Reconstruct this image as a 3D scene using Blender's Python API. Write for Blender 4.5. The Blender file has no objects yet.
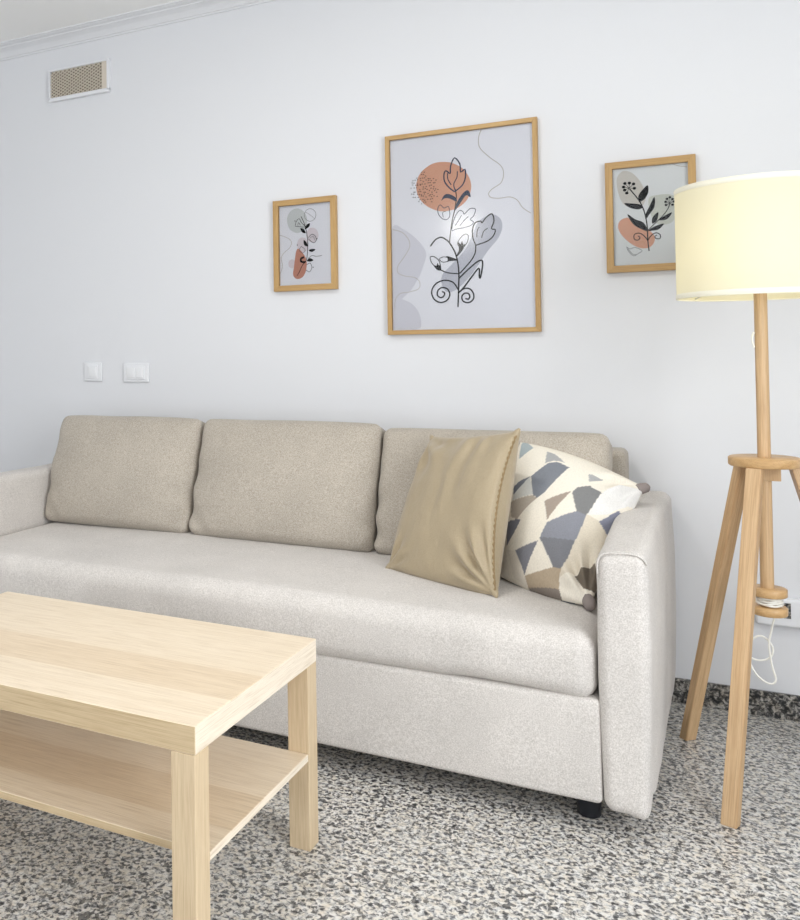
import bpy, bmesh, math, random
from mathutils import Vector, Matrix, noise
random.seed(7)
C = bpy.context.scene.collection
PI = math.pi

# ---------------------------------------------------------------- camera
cam_data = bpy.data.cameras.new('camera')
cam = bpy.data.objects.new('camera', cam_data); C.objects.link(cam)
YAW, PITCH, ROLL = -0.5188520855, 0.0194823651, -0.0118923327
fw = Vector((math.sin(YAW)*math.cos(PITCH), math.cos(YAW)*math.cos(PITCH), math.sin(PITCH)))
rt = Vector((math.cos(YAW), -math.sin(YAW), 0)); up = rt.cross(fw)
c_, s_ = math.cos(ROLL), math.sin(ROLL)
rt, up = c_*rt + s_*up, -s_*rt + c_*up
M = Matrix((rt, up, -fw)).transposed().to_4x4()
M.translation = Vector((1.61275, -3.21179, 1.08817))
cam.matrix_world = M
cam_data.sensor_fit = 'AUTO'; cam_data.sensor_width = 36
cam_data.lens = 915.223*36/920
cam_data.shift_x = (400-192.75)/920; cam_data.shift_y = -(460-337.12)/920
cam_data.clip_start = .05
bpy.context.scene.camera = cam

# ---------------------------------------------------------------- world, lights, exposure
sc = bpy.context.scene
sc.view_settings.view_transform = 'Standard'; sc.view_settings.look = 'None'
sc.view_settings.gamma = 1; sc.view_settings.use_curve_mapping = False
sc.view_settings.exposure = 0.10
sc.cycles.use_denoising = True
sc.cycles.max_bounces = 10; sc.cycles.diffuse_bounces = 6
sc.cycles.sample_clamp_indirect = 4.0
world = bpy.data.worlds.new('world'); sc.world = world; world.use_nodes = True
bg = world.node_tree.nodes['Background']; bg.inputs[0].default_value = (.88, .94, 1, 1); bg.inputs[1].default_value = 1.2

def area(name, loc, rot, sx, sy, energy, col):
    l = bpy.data.lights.new(name, 'AREA'); l.shape = 'RECTANGLE'; l.size = sx; l.size_y = sy
    l.energy = energy; l.color = col
    o = bpy.data.objects.new(name, l); C.objects.link(o); o.location = loc; o.rotation_euler = rot
    return o
RX0, RX1, RY, CZ = -2.3, 3.3, -5.4, 2.5          # room shell
area('daylight_rear_window', (0.2, RY+.06, 1.35), (PI/2, 0, 0), 3.6, 2.0, 25, (.935, .965, 1))
area('daylight_side_window', (RX1-.06, -2.8, 1.35), (PI/2, 0, PI/2), 1.9, 1.9, 74, (.945, .975, 1))
def point(name, loc, energy, r, col):
    l = bpy.data.lights.new(name, 'POINT'); l.energy = energy; l.shadow_soft_size = r; l.color = col
    o = bpy.data.objects.new(name, l); C.objects.link(o); o.location = loc
    return o
spot = bpy.data.lights.new('ceiling_spot_light', 'AREA'); spot.shape = 'DISK'; spot.size = .16; spot.energy = 11; spot.color = (1, .97, .92)
so = bpy.data.objects.new('ceiling_spot_light', spot); C.objects.link(so); so.location = (.55, -1.55, CZ-.045)

# ---------------------------------------------------------------- helpers
def tag(o, label=None, cat=None, group=None, kind=None):
    if label: o['label'] = label
    if cat: o['category'] = cat
    if group: o['group'] = group
    if kind: o['kind'] = kind
    return o
def wl(o):
    v = Vector((0, 0, 0))
    while o: v += Vector(o.location); o = o.parent
    return v
def empty(name, loc, label, cat, group=None):
    o = bpy.data.objects.new(name, None); C.objects.link(o); o.location = loc; o.empty_display_size = .1
    return tag(o, label, cat, group)
def obj(name, bm, mats, parent=None, loc=(0, 0, 0), rot=None, smooth=True, label=None, sharp=None):
    """bm is in local coordinates about loc (world)"""
    me = bpy.data.meshes.new(name)
    bmesh.ops.recalc_face_normals(bm, faces=bm.faces) if not getattr(obj, 'keep', False) else None
    bm.to_mesh(me); bm.free()
    for m in (mats if isinstance(mats, (list, tuple)) else [mats]): me.materials.append(m)
    for p in me.polygons: p.use_smooth = smooth
    if smooth and sharp: 
        me.set_sharp_from_angle(angle=math.radians(sharp))
    o = bpy.data.objects.new(name, me); C.objects.link(o)
    if parent: o.parent = parent; o.location = Vector(loc) - wl(parent)
    else: o.location = loc
    if rot is not None: o.rotation_euler = rot
    if label: o['label'] = label
    return o
def box(bm, x0, x1, y0, y1, z0, z1, bev=0, seg=2, mat=0):
    r = bmesh.ops.create_cube(bm, size=1)
    vs = r['verts']
    for v in vs: v.co = Vector(((x0+x1)/2 + v.co.x*(x1-x0), (y0+y1)/2 + v.co.y*(y1-y0), (z0+z1)/2 + v.co.z*(z1-z0)))
    fs = list({f for v in vs for f in v.link_faces})
    for f in fs: f.material_index = mat
    if bev:
        es = list({e for v in vs for e in v.link_edges})
        bmesh.ops.bevel(bm, geom=es, offset=bev, segments=seg, profile=.5, affect='EDGES')
    return bm
def B(*a, **k): return box(bmesh.new(), *a, **k)
def smooth_path(pts, n=6, closed=False):
    pts = [Vector(p) for p in pts]; out = []
    N = len(pts)
    for i in range(N if closed else N-1):
        if closed: p0, p1, p2, p3 = pts[i-1], pts[i], pts[(i+1) % N], pts[(i+2) % N]
        else: p0, p1, p2, p3 = pts[max(i-1, 0)], pts[i], pts[i+1], pts[min(i+2, N-1)]
        for k in range(n):
            t = k/n
            out.append(.5*((2*p1) + (p2-p0)*t + (2*p0-5*p1+4*p2-p3)*t*t + (3*p1-p0-3*p2+p3)*t**3))
    if not closed: out.append(pts[-1])
    return out
def tube(bm, pts, r, n=8, closed=False, mat=0):
    pts = [Vector(p) for p in pts]; N = len(pts); rings = []
    prev = None
    for i, p in enumerate(pts):
        if closed: d = pts[(i+1) % N] - pts[i-1]
        else: d = pts[min(i+1, N-1)] - pts[max(i-1, 0)]
        d.normalize()
        if prev is None:
            a = Vector((0, 0, 1)) if abs(d.z) < .9 else Vector((1, 0, 0))
            u = d.cross(a).normalized()
        else:
            u = (prev - d*prev.dot(d)).normalized()
        prev = u; w = d.cross(u)
        rr = r(i/(N-1)) if callable(r) else r
        rings.append([bm.verts.new(p + rr*(u*math.cos(2*PI*k/n) + w*math.sin(2*PI*k/n))) for k in range(n)])
    for i in range(N if closed else N-1):
        a, b = rings[i], rings[(i+1) % N]
        for k in range(n):
            f = bm.faces.new((a[k], a[(k+1) % n], b[(k+1) % n], b[k])); f.material_index = mat
    if not closed:
        bm.faces.new(rings[0][::-1]); bm.faces.new(rings[-1])
    return bm
def lathe(bm, prof, n=48, cap=True, mat=0):
    rings = []
    for r, z in prof:
        rings.append([bm.verts.new((r*math.cos(2*PI*k/n), r*math.sin(2*PI*k/n), z)) for k in range(n)])
    for i in range(len(rings)-1):
        for k in range(n):
            f = bm.faces.new((rings[i][k], rings[i][(k+1) % n], rings[i+1][(k+1) % n], rings[i+1][k])); f.material_index = mat
    if cap:
        bm.faces.new(rings[0][::-1]).material_index = mat; bm.faces.new(rings[-1]).material_index = mat
    return bm
def soft(hx, hy, hz, r, step=.03, deform=None, rs=5):
    """rounded box with an even grid on every face, then a deformation f(p, q) with q in -1..1"""
    def axis(h):
        n = max(2, int(2*(h-r)/step)); a = [-h + r*(1-math.cos(PI/2*k/rs)) * 1.0 for k in range(rs)]
        a = [-h + r*(k/rs) for k in range(rs)] + [-(h-r) + 2*(h-r)*k/n for k in range(n)] + [h - r + r*(k/rs) for k in range(rs+1)]
        return a
    A = [axis(hx), axis(hy), axis(hz)]; H = (hx, hy, hz)
    bm = bmesh.new(); cache = {}
    def vert(p):
        key = tuple(round(c, 6) for c in p)
        if key in cache: return cache[key]
        v = Vector(p); inner = Vector([max(-(H[i]-r), min(H[i]-r, v[i])) for i in range(3)])
        d = v - inner
        if d.length > 1e-9:
            # spread the band evenly over the arc
            m = max(abs(c) for c in d)
            e = Vector([math.tan(c/r*PI/4) for c in d]); 
            v = inner + e.normalized()*r
        q = Vector((v.x/hx, v.y/hy, v.z/hz))
        if deform: v = deform(v.copy(), q)
        cache[key] = bm.verts.new(v); return cache[key]
    for ax in range(3):
        b, c = (ax+1) % 3, (ax+2) % 3
        for s in (-1, 1):
            for i in range(len(A[b])-1):
                for j in range(len(A[c])-1):
                    P = []
                    for (ii, jj) in ((i, j), (i+1, j), (i+1, j+1), (i, j+1)):
                        p = [0, 0, 0]; p[ax] = s*H[ax]; p[b] = A[b][ii]; p[c] = A[c][jj]; P.append(vert(p))
                    if s < 0: P.reverse()
                    try: bm.faces.new(P)
                    except ValueError: pass
    return bm
def nz(p, s=1.0, seed=0): return noise.noise(Vector((p[0]*s+seed*13.7, p[1]*s-seed*7.1, p[2]*s+seed*3.3)))

# ---------------------------------------------------------------- materials
def srgb(c): return tuple(((x/255)/12.92 if x/255 <= .04045 else ((x/255+.055)/1.055)**2.4) for x in c) + (1,)
def mat(name, col, rough=.6, **kw):
    m = bpy.data.materials.new(name); m.use_nodes = True
    b = m.node_tree.nodes['Principled BSDF']
    b.inputs['Base Color'].default_value = srgb(col); b.inputs['Roughness'].default_value = rough
    for k, v in kw.items(): b.inputs[k.replace('_', ' ')].default_value = v
    return m
class N:
    def __init__(s, m): s.t = m.node_tree; s.n = s.t.nodes; s.b = s.n['Principled BSDF']
    def add(s, typ, **kw):
        x = s.n.new(typ)
        for k, v in kw.items():
            if k.startswith('_'): x.inputs[k[1:]].default_value = v
            else: setattr(x, k, v)
        return x
    def link(s, a, b): s.t.links.new(a, b)
    def ramp(s, src, stops, interp='LINEAR'):
        r = s.n.new('ShaderNodeValToRGB'); s.link(src, r.inputs[0]); cr = r.color_ramp; cr.interpolation = interp
        while len(cr.elements) < len(stops): cr.elements.new(.5)
        for e, (p, c) in zip(cr.elements, stops): e.position = p; e.color = srgb(c) if len(c) == 3 else c
        return r.outputs[0]
    def coords(s, scale=(1, 1, 1), out='Object'):
        tc = s.add('ShaderNodeTexCoord'); mp = s.add('ShaderNodeMapping'); mp.inputs['Scale'].default_value = scale
        s.link(tc.outputs[out], mp.inputs[0]); return mp.outputs[0]
    def noise(s, vec, scale, detail=3, rough=.5, dist=0):
        x = s.add('ShaderNodeTexNoise'); x.inputs['Scale'].default_value = scale; x.inputs['Detail'].default_value = detail
        x.inputs['Roughness'].default_value = rough; x.inputs['Distortion'].default_value = dist
        s.link(vec, x.inputs['Vector']); return x.outputs['Fac']
    def mix(s, f, a, b, mode='MIX'):
        x = s.add('ShaderNodeMix', data_type='RGBA', blend_type=mode)
        for sock, v in ((x.inputs[0], f), (x.inputs[6], a), (x.inputs[7], b)):
            if isinstance(v, (int, float)): sock.default_value = v
            elif isinstance(v, tuple): sock.default_value = v
            else: s.link(v, sock)
        return x.outputs[2]
    def bump(s, h, strength=.3, dist=.002, base=None):
        x = s.add('ShaderNodeBump'); x.inputs['Strength'].default_value = strength; x.inputs['Distance'].default_value = dist
        s.link(h, x.inputs['Height'])
        if base: s.link(base, x.inputs['Normal'])
        s.link(x.outputs[0], s.b.inputs['Normal']); return x.outputs[0]

def fabric(name, c0, c1, scale=1.0, bump=.35, rib=0):
    m = mat(name, c0, .95); n = N(m)
    v = n.coords()
    a = n.noise(v, 330*scale, 3, .75); b2 = n.noise(v, 90*scale, 3, .6); c = n.noise(v, 6, 2)
    col = n.mix(n.ramp(a, [(.35, (0, 0, 0)), (.65, (255, 255, 255))]), srgb(c0), srgb(c1))
    k = n.ramp(b2, [(.3, (247, 247, 247)), (.7, (255, 255, 255))])
    col = n.mix(1.0, col, k, 'MULTIPLY')
    k2 = n.ramp(c, [(.3, (243, 243, 243)), (.7, (255, 255, 255))])
    col = n.mix(1.0, col, k2, 'MULTIPLY')
    n.link(col, n.b.inputs['Base Color']); n.b.inputs['Specular IOR Level'].default_value = .15
    n.b.inputs['Sheen Weight'].default_value = .15; n.b.inputs['Sheen Roughness'].default_value = .5
    if rib:
        w = n.add('ShaderNodeTexWave'); w.inputs['Scale'].default_value = rib; w.bands_direction = 'X'; n.link(v, w.inputs[0])
        n.link(n.mix(.5, w.outputs['Fac'], a), n.add('ShaderNodeBump').inputs['Height'])
    n.bump(a, bump, .0015)
    return m
def wood(name, light, dark, axis='X', scale=1.0, rough=.45, contrast=1.0, planks=None, grain=1.0):
    m = mat(name, light, rough); n = N(m)
    sc_ = {'X': (.05, 1, 1), 'Y': (1, .05, 1), 'Z': (1, 1, .05)}[axis]
    v = n.coords(tuple(s*scale for s in sc_))
    a = n.noise(v, 28, 5, .6, 1.4); b2 = n.noise(v, 190*grain, 3, .7)
    sc2 = {'X': (.012, 1, 1), 'Y': (1, .012, 1), 'Z': (1, 1, .012)}[axis]
    v2 = n.coords(sc2); f = n.noise(v2, 900*grain, 2, .5)
    col = n.ramp(a, [(.5-.30/contrast, dark), (.5+.18/contrast, light)])
    k = n.ramp(b2, [(.32, (228, 220, 210)), (.55, (255, 255, 255))])
    col = n.mix(.45, col, k, 'MULTIPLY')
    k = n.ramp(f, [(.33, (205, 195, 180)), (.5, (255, 255, 255))])
    col = n.mix(.45, col, k, 'MULTIPLY')
    if planks:
        # broad lanes of slightly different tone running along the grain
        tc = n.add('ShaderNodeTexCoord'); sp = n.add('ShaderNodeSeparateXYZ'); n.link(tc.outputs['Object'], sp.inputs[0])
        cb = n.add('ShaderNodeCombineXYZ')
        ma = n.add('ShaderNodeMath', operation='MULTIPLY'); ma.inputs[1].default_value = 1/planks; n.link(sp.outputs['Y'], ma.inputs[0])
        fl = n.add('ShaderNodeMath', operation='FLOOR'); n.link(ma.outputs[0], fl.inputs[0]); n.link(fl.outputs[0], cb.inputs[1])
        mx = n.add('ShaderNodeMath', operation='MULTIPLY'); mx.inputs[1].default_value = 0.0; n.link(sp.outputs['X'], mx.inputs[0])
        ad = n.add('ShaderNodeMath', operation='ADD'); n.link(mx.outputs[0], ad.inputs[0]); n.link(fl.outputs[0], ad.inputs[1])
        fx = n.add('ShaderNodeMath', operation='FLOOR'); n.link(ad.outputs[0], fx.inputs[0]); n.link(fx.outputs[0], cb.inputs[0])
        wn = n.add('ShaderNodeTexWhiteNoise'); n.link(cb.outputs[0], wn.inputs[0])
        k = n.ramp(wn.outputs['Value'], [(0, (238, 230, 220)), (1, (255, 255, 255))])
        col = n.mix(1.0, col, k, 'MULTIPLY')
    n.link(col, n.b.inputs['Base Color'])
    n.bump(f, .08, .0006)
    return m
def granite(name, stops, scale=1.0, rough=.25, tiles=0):
    m = mat(name, (180, 178, 172), rough); n = N(m); v = n.coords()
    a = n.noise(v, 95*scale, 4, .62, .6)
    col = n.ramp(a, stops)
    w = n.noise(v, 60*scale, 3, .5)
    tint = n.ramp(w, [(.40, (255, 255, 255)), (.62, (247, 239, 226))])
    col = n.mix(.8, col, tint, 'MULTIPLY')
    vo = n.add('ShaderNodeTexVoronoi'); vo.inputs['Scale'].default_value = 130*scale; n.link(v, vo.inputs['Vector'])
    sp = n.add('ShaderNodeSeparateXYZ'); n.link(vo.outputs['Color'], sp.inputs[0])
    fl = n.ramp(sp.outputs[0], [(0, (52, 54, 60)), (.15, (52, 54, 60)), (.18, (255, 255, 255)), (1, (255, 255, 255))])
    col = n.mix(.75, col, fl, 'MULTIPLY')
    if tiles:
        br = n.add('ShaderNodeTexBrick'); br.offset = 0; br.inputs['Scale'].default_value = 1
        br.inputs['Brick Width'].default_value = tiles; br.inputs['Row Height'].default_value = tiles
        br.inputs['Mortar Size'].default_value = .0008; br.inputs['Color1'].default_value = (1, 1, 1, 1); br.inputs['Color2'].default_value = (1, 1, 1, 1)
        br.inputs['Mortar'].default_value = (.35, .35, .36, 1); n.link(v, br.inputs['Vector'])
        col = n.mix(.7, col, br.outputs['Color'], 'MULTIPLY')
    n.link(col, n.b.inputs['Base Color'])
    return m

m_wall = mat('wall_paint', (219, 220, 223), .55)
n = N(m_wall); v = n.coords(); a = n.noise(v, 35, 4, .6); n.bump(a, .05, .002); n.b.inputs['Specular IOR Level'].default_value = .3
m_ceil = mat('ceiling_paint', (242, 242, 241), .9)
m_plaster = mat('white_plaster_moulding', (222, 223, 226), .6)
m_floor = granite('speckled_granite_floor', [(.32, (50, 52, 57)), (.41, (112, 113, 117)), (.475, (182, 182, 181)), (.57, (226, 224, 220))], 1.0, .32, .60)
m_skirt = granite('speckled_granite_skirting', [(.40, (30, 31, 34)), (.49, (92, 90, 88)), (.56, (150, 147, 142)), (.68, (190, 186, 178))], .8, .3)
m_sofa = fabric('beige_sofa_fabric', (192, 186, 180), (229, 224, 219))
m_sofa_shaded = fabric('sofa_fabric_shaded', (158, 148, 135), (202, 194, 182), 1.0, .3)  # same fabric as the sofa, darker copy with the shade in its colour
m_dark = mat('black_plastic', (30, 32, 38), .45)
m_khaki = mat('khaki_satin_cotton', (165, 149, 122), .5); n = N(m_khaki); v = n.coords(); a = n.noise(v, 500, 2); b2 = n.noise(n.coords((1, 1, .35)), 16, 3, .6)
n.b.inputs['Sheen Weight'].default_value = .3
n.link(n.mix(n.ramp(a, [(.3, (0, 0, 0)), (.7, (255, 255, 255))]), srgb((158, 142, 114)), srgb((172, 156, 128))), n.b.inputs['Base Color'])
bb = n.add('ShaderNodeBump'); bb.inputs['Strength'].default_value = .35; bb.inputs['Distance'].default_value = .012; n.link(b2, bb.inputs['Height'])
n.bump(a, .15, .001, bb.outputs[0])
m_stitch = mat('khaki_stitching', (140, 118, 84), .8)
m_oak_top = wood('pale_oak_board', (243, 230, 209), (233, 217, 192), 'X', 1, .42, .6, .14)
m_oak_side_shaded = wood('oak_edge_shaded', (206, 185, 151), (190, 167, 131), 'X', 1, .45, .7)  # shade put into the colour of the front and rear oak edges
m_oak_end_lit = wood('oak_end_lit', (240, 228, 210), (230, 216, 196), 'Y', 1, .45, .7)  # same oak on the end faces, with light put into a paler tone
m_oak_leg_shaded = wood('oak_leg_shaded', (216, 195, 163), (200, 178, 145), 'Z', 1, .45, .7)  # leg oak darkened, shade on its front put into the whole tone
m_ash = wood('honey_ash', (213, 182, 142), (184, 148, 106), 'Z', 1.2, .42, 1.2)
m_ash_flat = wood('honey_ash_disc', (210, 174, 126), (190, 150, 100), 'X', 1.2, .42, 1.3)
m_frame_v = wood('oak_frame_upright', (192, 157, 102), (172, 136, 84), 'Z', 1, .45, 1.2)
m_frame_h = wood('oak_frame_rail', (192, 157, 102), (172, 136, 84), 'X', 1, .45, 1.2)
m_white = mat('white_plastic', (224, 225, 228), .3)
m_white2 = mat('white_plastic_rocker', (230, 231, 233), .25)
m_cord = mat('white_cord', (236, 234, 226), .4)
m_print = mat('print_paper', (241, 242, 250), .5)
m_print_grey = mat('print_paper_grey', (226, 229, 230), .5)
ART_COL = dict(lav=(223, 223, 233), slateblob=(198, 200, 212), peach=(222, 168, 142), beige=(190, 184, 176), ink=(8, 8, 12), slate=(52, 64, 88),
    greyblob=(214, 218, 219), pink=(229, 220, 227), peach2=(205, 145, 126), thin=(120, 122, 126), beigeblob=(210, 206, 199), greenblob=(206, 209, 200))
m_art = {k: mat('ink_' + k, c, .9, Specular_IOR_Level=.05) for k, c in ART_COL.items()}
def glassy():
    m = bpy.data.materials.new('picture_glass'); m.use_nodes = True; t = m.node_tree; t.nodes.clear()
    o = t.nodes.new('ShaderNodeOutputMaterial'); mx = t.nodes.new('ShaderNodeMixShader'); tr = t.nodes.new('ShaderNodeBsdfTransparent')
    gl = t.nodes.new('ShaderNodeBsdfGlossy'); gl.inputs['Roughness'].default_value = .11; gl.inputs[0].default_value = (.35, .35, .35, 1)
    fr = t.nodes.new('ShaderNodeFresnel'); fr.inputs[0].default_value = 1.45
    t.links.new(fr.outputs[0], mx.inputs[0]); t.links.new(tr.outputs[0], mx.inputs[1]); t.links.new(gl.outputs[0], mx.inputs[2]); t.links.new(mx.outputs[0], o.inputs[0])
    return m
m_glass = glassy()
m_vent = mat('beige_vent_mesh', (200, 191, 176), .6)
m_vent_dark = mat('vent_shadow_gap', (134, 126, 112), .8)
def emit(name, col, s):
    m = bpy.data.materials.new(name); m.use_nodes = True; t = m.node_tree; t.nodes.clear()
    o = t.nodes.new('ShaderNodeOutputMaterial'); e = t.nodes.new('ShaderNodeEmission'); e.inputs[0].default_value = col; e.inputs[1].default_value = s
    t.links.new(e.outputs[0], o.inputs[0]); return m
m_bulb = emit('lit_bulb', (1, .95, .80, 1), 22)
m_globe = emit('lit_globe', (1, .97, .92, 1), 40)
m_downlight = emit('lit_diffuser', (1, .97, .92, 1), 6)
def shade_mat():
    m = bpy.data.materials.new('cream_shade_fabric'); m.use_nodes = True; t = m.node_tree; t.nodes.clear()
    o = t.nodes.new('ShaderNodeOutputMaterial'); mx = t.nodes.new('ShaderNodeMixShader'); mx.inputs[0].default_value = .30
    d = t.nodes.new('ShaderNodeBsdfDiffuse'); d.inputs[0].default_value = srgb((226, 222, 200))
    tr = t.nodes.new('ShaderNodeBsdfTranslucent'); tr.inputs[0].default_value = srgb((253, 243, 205))
    t.links.new(d.outputs[0], mx.inputs[1]); t.links.new(tr.outputs[0], mx.inputs[2]); t.links.new(mx.outputs[0], o.inputs[0]); return m
m_shade = shade_mat()
m_rim = mat('cream_rim_tape', (236, 232, 214), .7)
m_metal = mat('white_wire', (225, 225, 220), .4)

# ================================================================ SETTING
def struct(name, bm, m, smooth=False, loc=(0, 0, 0)): return tag(obj(name, bm, m, None, loc, smooth=smooth), kind='structure')
struct('floor', B(RX0, RX1, RY, 0, -.05, 0), m_floor)
struct('ceiling', B(RX0, RX1, RY, 0, CZ, CZ+.05), m_ceil)
struct('wall_back', B(RX0, RX1, 0, .08, -.05, CZ+.05), m_wall)
struct('wall_left', B(RX0-.08, RX0, RY, .08, -.05, CZ+.05), m_wall)
bm = bmesh.new()                                   # wall with a window opening
box(bm, RX1, RX1+.08, RY, .08, -.05, .38); box(bm, RX1, RX1+.08, RY, .08, 2.32, CZ+.05)
box(bm, RX1, RX1+.08, RY, -3.78, .38, 2.32); box(bm, RX1, RX1+.08, -1.82, .08, .38, 2.32)
struct('wall_right', bm, m_wall)
bm = bmesh.new()
box(bm, RX0-.08, RX1+.08, RY-.08, RY, -.05, .32); box(bm, RX0-.08, RX1+.08, RY-.08, RY, 2.38, CZ+.05)
box(bm, RX0-.08, -1.63, RY-.08, RY, .32, 2.38); box(bm, 2.03, RX1+.08, RY-.08, RY, .32, 2.38)
struct('wall_front', bm, m_wall)
def window(name, x0, x1, y0, y1, z0, z1, along):
    root = bpy.data.objects.new(name, None); C.objects.link(root); root.location = ((x0+x1)/2, (y0+y1)/2, z0); root['kind'] = 'structure'
    bm = bmesh.new(); t = .05
    n = 3 if (x1-x0) > 2.5 else 2
    if along == 'X':
        box(bm, x0, x1, y0, y1, z0, z0+t); box(bm, x0, x1, y0, y1, z1-t, z1)
        for k in range(n+1):
            x = x0 + (x1-x0-t)*k/n; box(bm, x, x+t, y0, y1, z0+t, z1-t)
        pane = B(x0, x1, (y0+y1)/2-.003, (y0+y1)/2+.003, z0, z1)
    else:
        box(bm, x0, x1, y0, y1, z0, z0+t); box(bm, x0, x1, y0, y1, z1-t, z1)
        for k in range(n+1):
            y = y0 + (y1-y0-t)*k/n; box(bm, x0, x1, y, y+t, z0+t, z1-t)
        pane = B((x0+x1)/2-.003, (x0+x1)/2+.003, y0, y1, z0, z1)
    bmesh.ops.translate(bm, verts=bm.verts, vec=-Vector(root.location)); bmesh.ops.translate(pane, verts=pane.verts, vec=-Vector(root.location))
    obj('window_frame', bm, m_white, root, root.location, smooth=False)
    obj('window_pane', pane, m_glass, root, root.location, smooth=False)
window('window_1', RX1+.01, RX1+.06, -3.78, -1.82, .38, 2.32, 'Y')
window('window_2', -1.63, 2.03, RY-.06, RY-.01, .32, 2.38, 'X')
# skirting along the back wall
struct('baseboard_back', B(RX0, RX1, -.012, 0, 0, .073, .0015, 1), m_skirt)
struct('baseboard_left', B(RX0, RX0+.012, RY, -.012, 0, .073), m_skirt)
struct('baseboard_right', B(RX1-.012, RX1, RY, -.012, 0, .073), m_skirt)
# ceiling moulding: stepped cove profile in (depth from wall, z)
prof = [(0, 2.452), (.006, 2.452), (.009, 2.457), (.016, 2.459), (.022, 2.466), (.034, 2.476), (.050, 2.483), (.060, 2.486), (.063, 2.490), (.078, 2.492), (.084, 2.495), (.092, 2.4955), (.094, 2.5), (0, 2.5)]
bm = bmesh.new(); rings = []
for x in (RX0, RX1): rings.append([bm.verts.new((x, -d, z)) for d, z in prof])
for k in range(len(prof)):
    k2 = (k+1) % len(prof); bm.faces.new((rings[0][k], rings[0][k2], rings[1][k2], rings[1][k]))
bm.faces.new(rings[0]); bm.faces.new(rings[1][::-1])
struct('trim_1', bm, m_plaster)

# ================================================================ SOFA
SX0, SX1 = -.775, 1.478            # outer faces of the arms
SY0, SY1 = -.97, -.03              # front, back
ARM = .110
sofa = empty('sofa', ((SX0+SX1)/2, -.5, 0), 'beige fabric three-seat sofa against the white wall behind the oak table', 'sofa')
cx = (SX0+SX1)/2; IX0, IX1 = SX0+ARM, SX1-ARM
def put(name, x0, x1, y0, y1, z0, z1, r, deform=None, m=m_sofa, step=.03, parent=sofa, rot=None, label=None):
    return obj(name, soft((x1-x0)/2, (y1-y0)/2, (z1-z0)/2, r, step, deform), m, parent, ((x0+x1)/2, (y0+y1)/2, (z0+z1)/2), rot, label=label)
# base box under the seat
def d_base(p, q):
    if q.y < -.9: p.y += .003*nz(p, 4, 3)
    return p
put('base', IX0-.002, IX1+.004, SY0+.004, -.10, .068, .300, .012, d_base)
# long seat cushion with a rounded, slightly overhanging nose
def d_seat(p, q):
    w = max(0, 1-abs(q.x)**6)
    if q.z > 0: p.z += .012*(1-q.x**2)*(1-max(0, q.y)**2) * q.z + .004*nz(p, 3.2, 1) + .0015*nz(p, 11, 2)
    else:
        if q.y < -.6: p.z += .006*nz((p.x, 0, 0), 2.2, 5) + (.006*math.sin((p.x+.1)*9) if p.x > .7 else 0)
    p.y += (-.006*(1-q.z**2) - .004*nz(p, 3, 4)) * (1 if q.y < 0 else 0)
    return p
seat = put('seat', IX0+.002, IX1-.004, SY0-.002, -.16, .288, .447, .048, d_seat, step=.028)
# arms
def d_arm(s):
    def f(p, q):
        out = q.x*s
        if out > 0:
            p.x += s*.010*out*(1-q.z**2)*(.4+.6*(q.y*.5+.5)) + s*.006*out*q.y
        if q.z > .5: p.z += -.018*max(0, -q.y-.2)*1.0 + .003*nz(p, 7, 8) + (-.006 if out < 0 and q.y < -.6 else 0)*max(0, -out)
        if q.y < -.7: p.x += -s*.006*max(0, -q.z)*out
        if q.z < -.8 and out > .2: p.z += -.012*out*max(0, -q.y) + .006*nz((0, p.y*12, 0), 1, 3)
        p += Vector((1, 0, 0))*.0018*nz(p, 9, 6)
        return p
    return f
# the rolled top edge seam and front-panel piping
def arm(x0, x1, s):
    a = put('armrest', x0, x1, SY0-.004, SY1, .056, .652, .027, d_arm(s), step=.024)
    bm = bmesh.new(); r = .02
    xi, xo = x0+.004, x1-.004; zt = .634; y = SY0-.0035
    ring = [(xi, y, zt-.05), (xi, y, zt-.03), (xi+.006, y, zt-.008), (xi+.026, y, zt), (xo-.03, y, zt+.001), (xo-.008, y, zt-.008), (xo-.002, y+.003, zt-.02)]
    if s < 0: pass
    pts = smooth_path(ring, 5)
    c = Vector(wl(a)); tube(bm, [p-c+Vector((0, .0062, 0)) for p in pts], .0022, 6)
    obj('piping', bm, m_sofa, a, c)
    return a
arm(IX1, SX1, 1); arm(SX0, IX0, -1)
# backrest frame behind the cushions
def d_back(p, q):
    p.z += .002*nz(p, 6, 1); return p
put('backrest', IX0-.02, IX1+.002, -.165, SY1-.002, .10, .782, .022, d_back, m_sofa_shaded)
for i, (x, y) in enumerate(((IX1-.035, -.87), (IX0+.06, -.87), (IX1-.04, -.12), (IX0+.06, -.12))):
    bm = bmesh.new(); lathe(bm, [(.024, 0), (.0265, .003), (.028, .06), (.03, .082)], 28)
    obj('leg', bm, m_dark, sofa, (x, y, 0), sharp=40, label='short black round foot')

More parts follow.
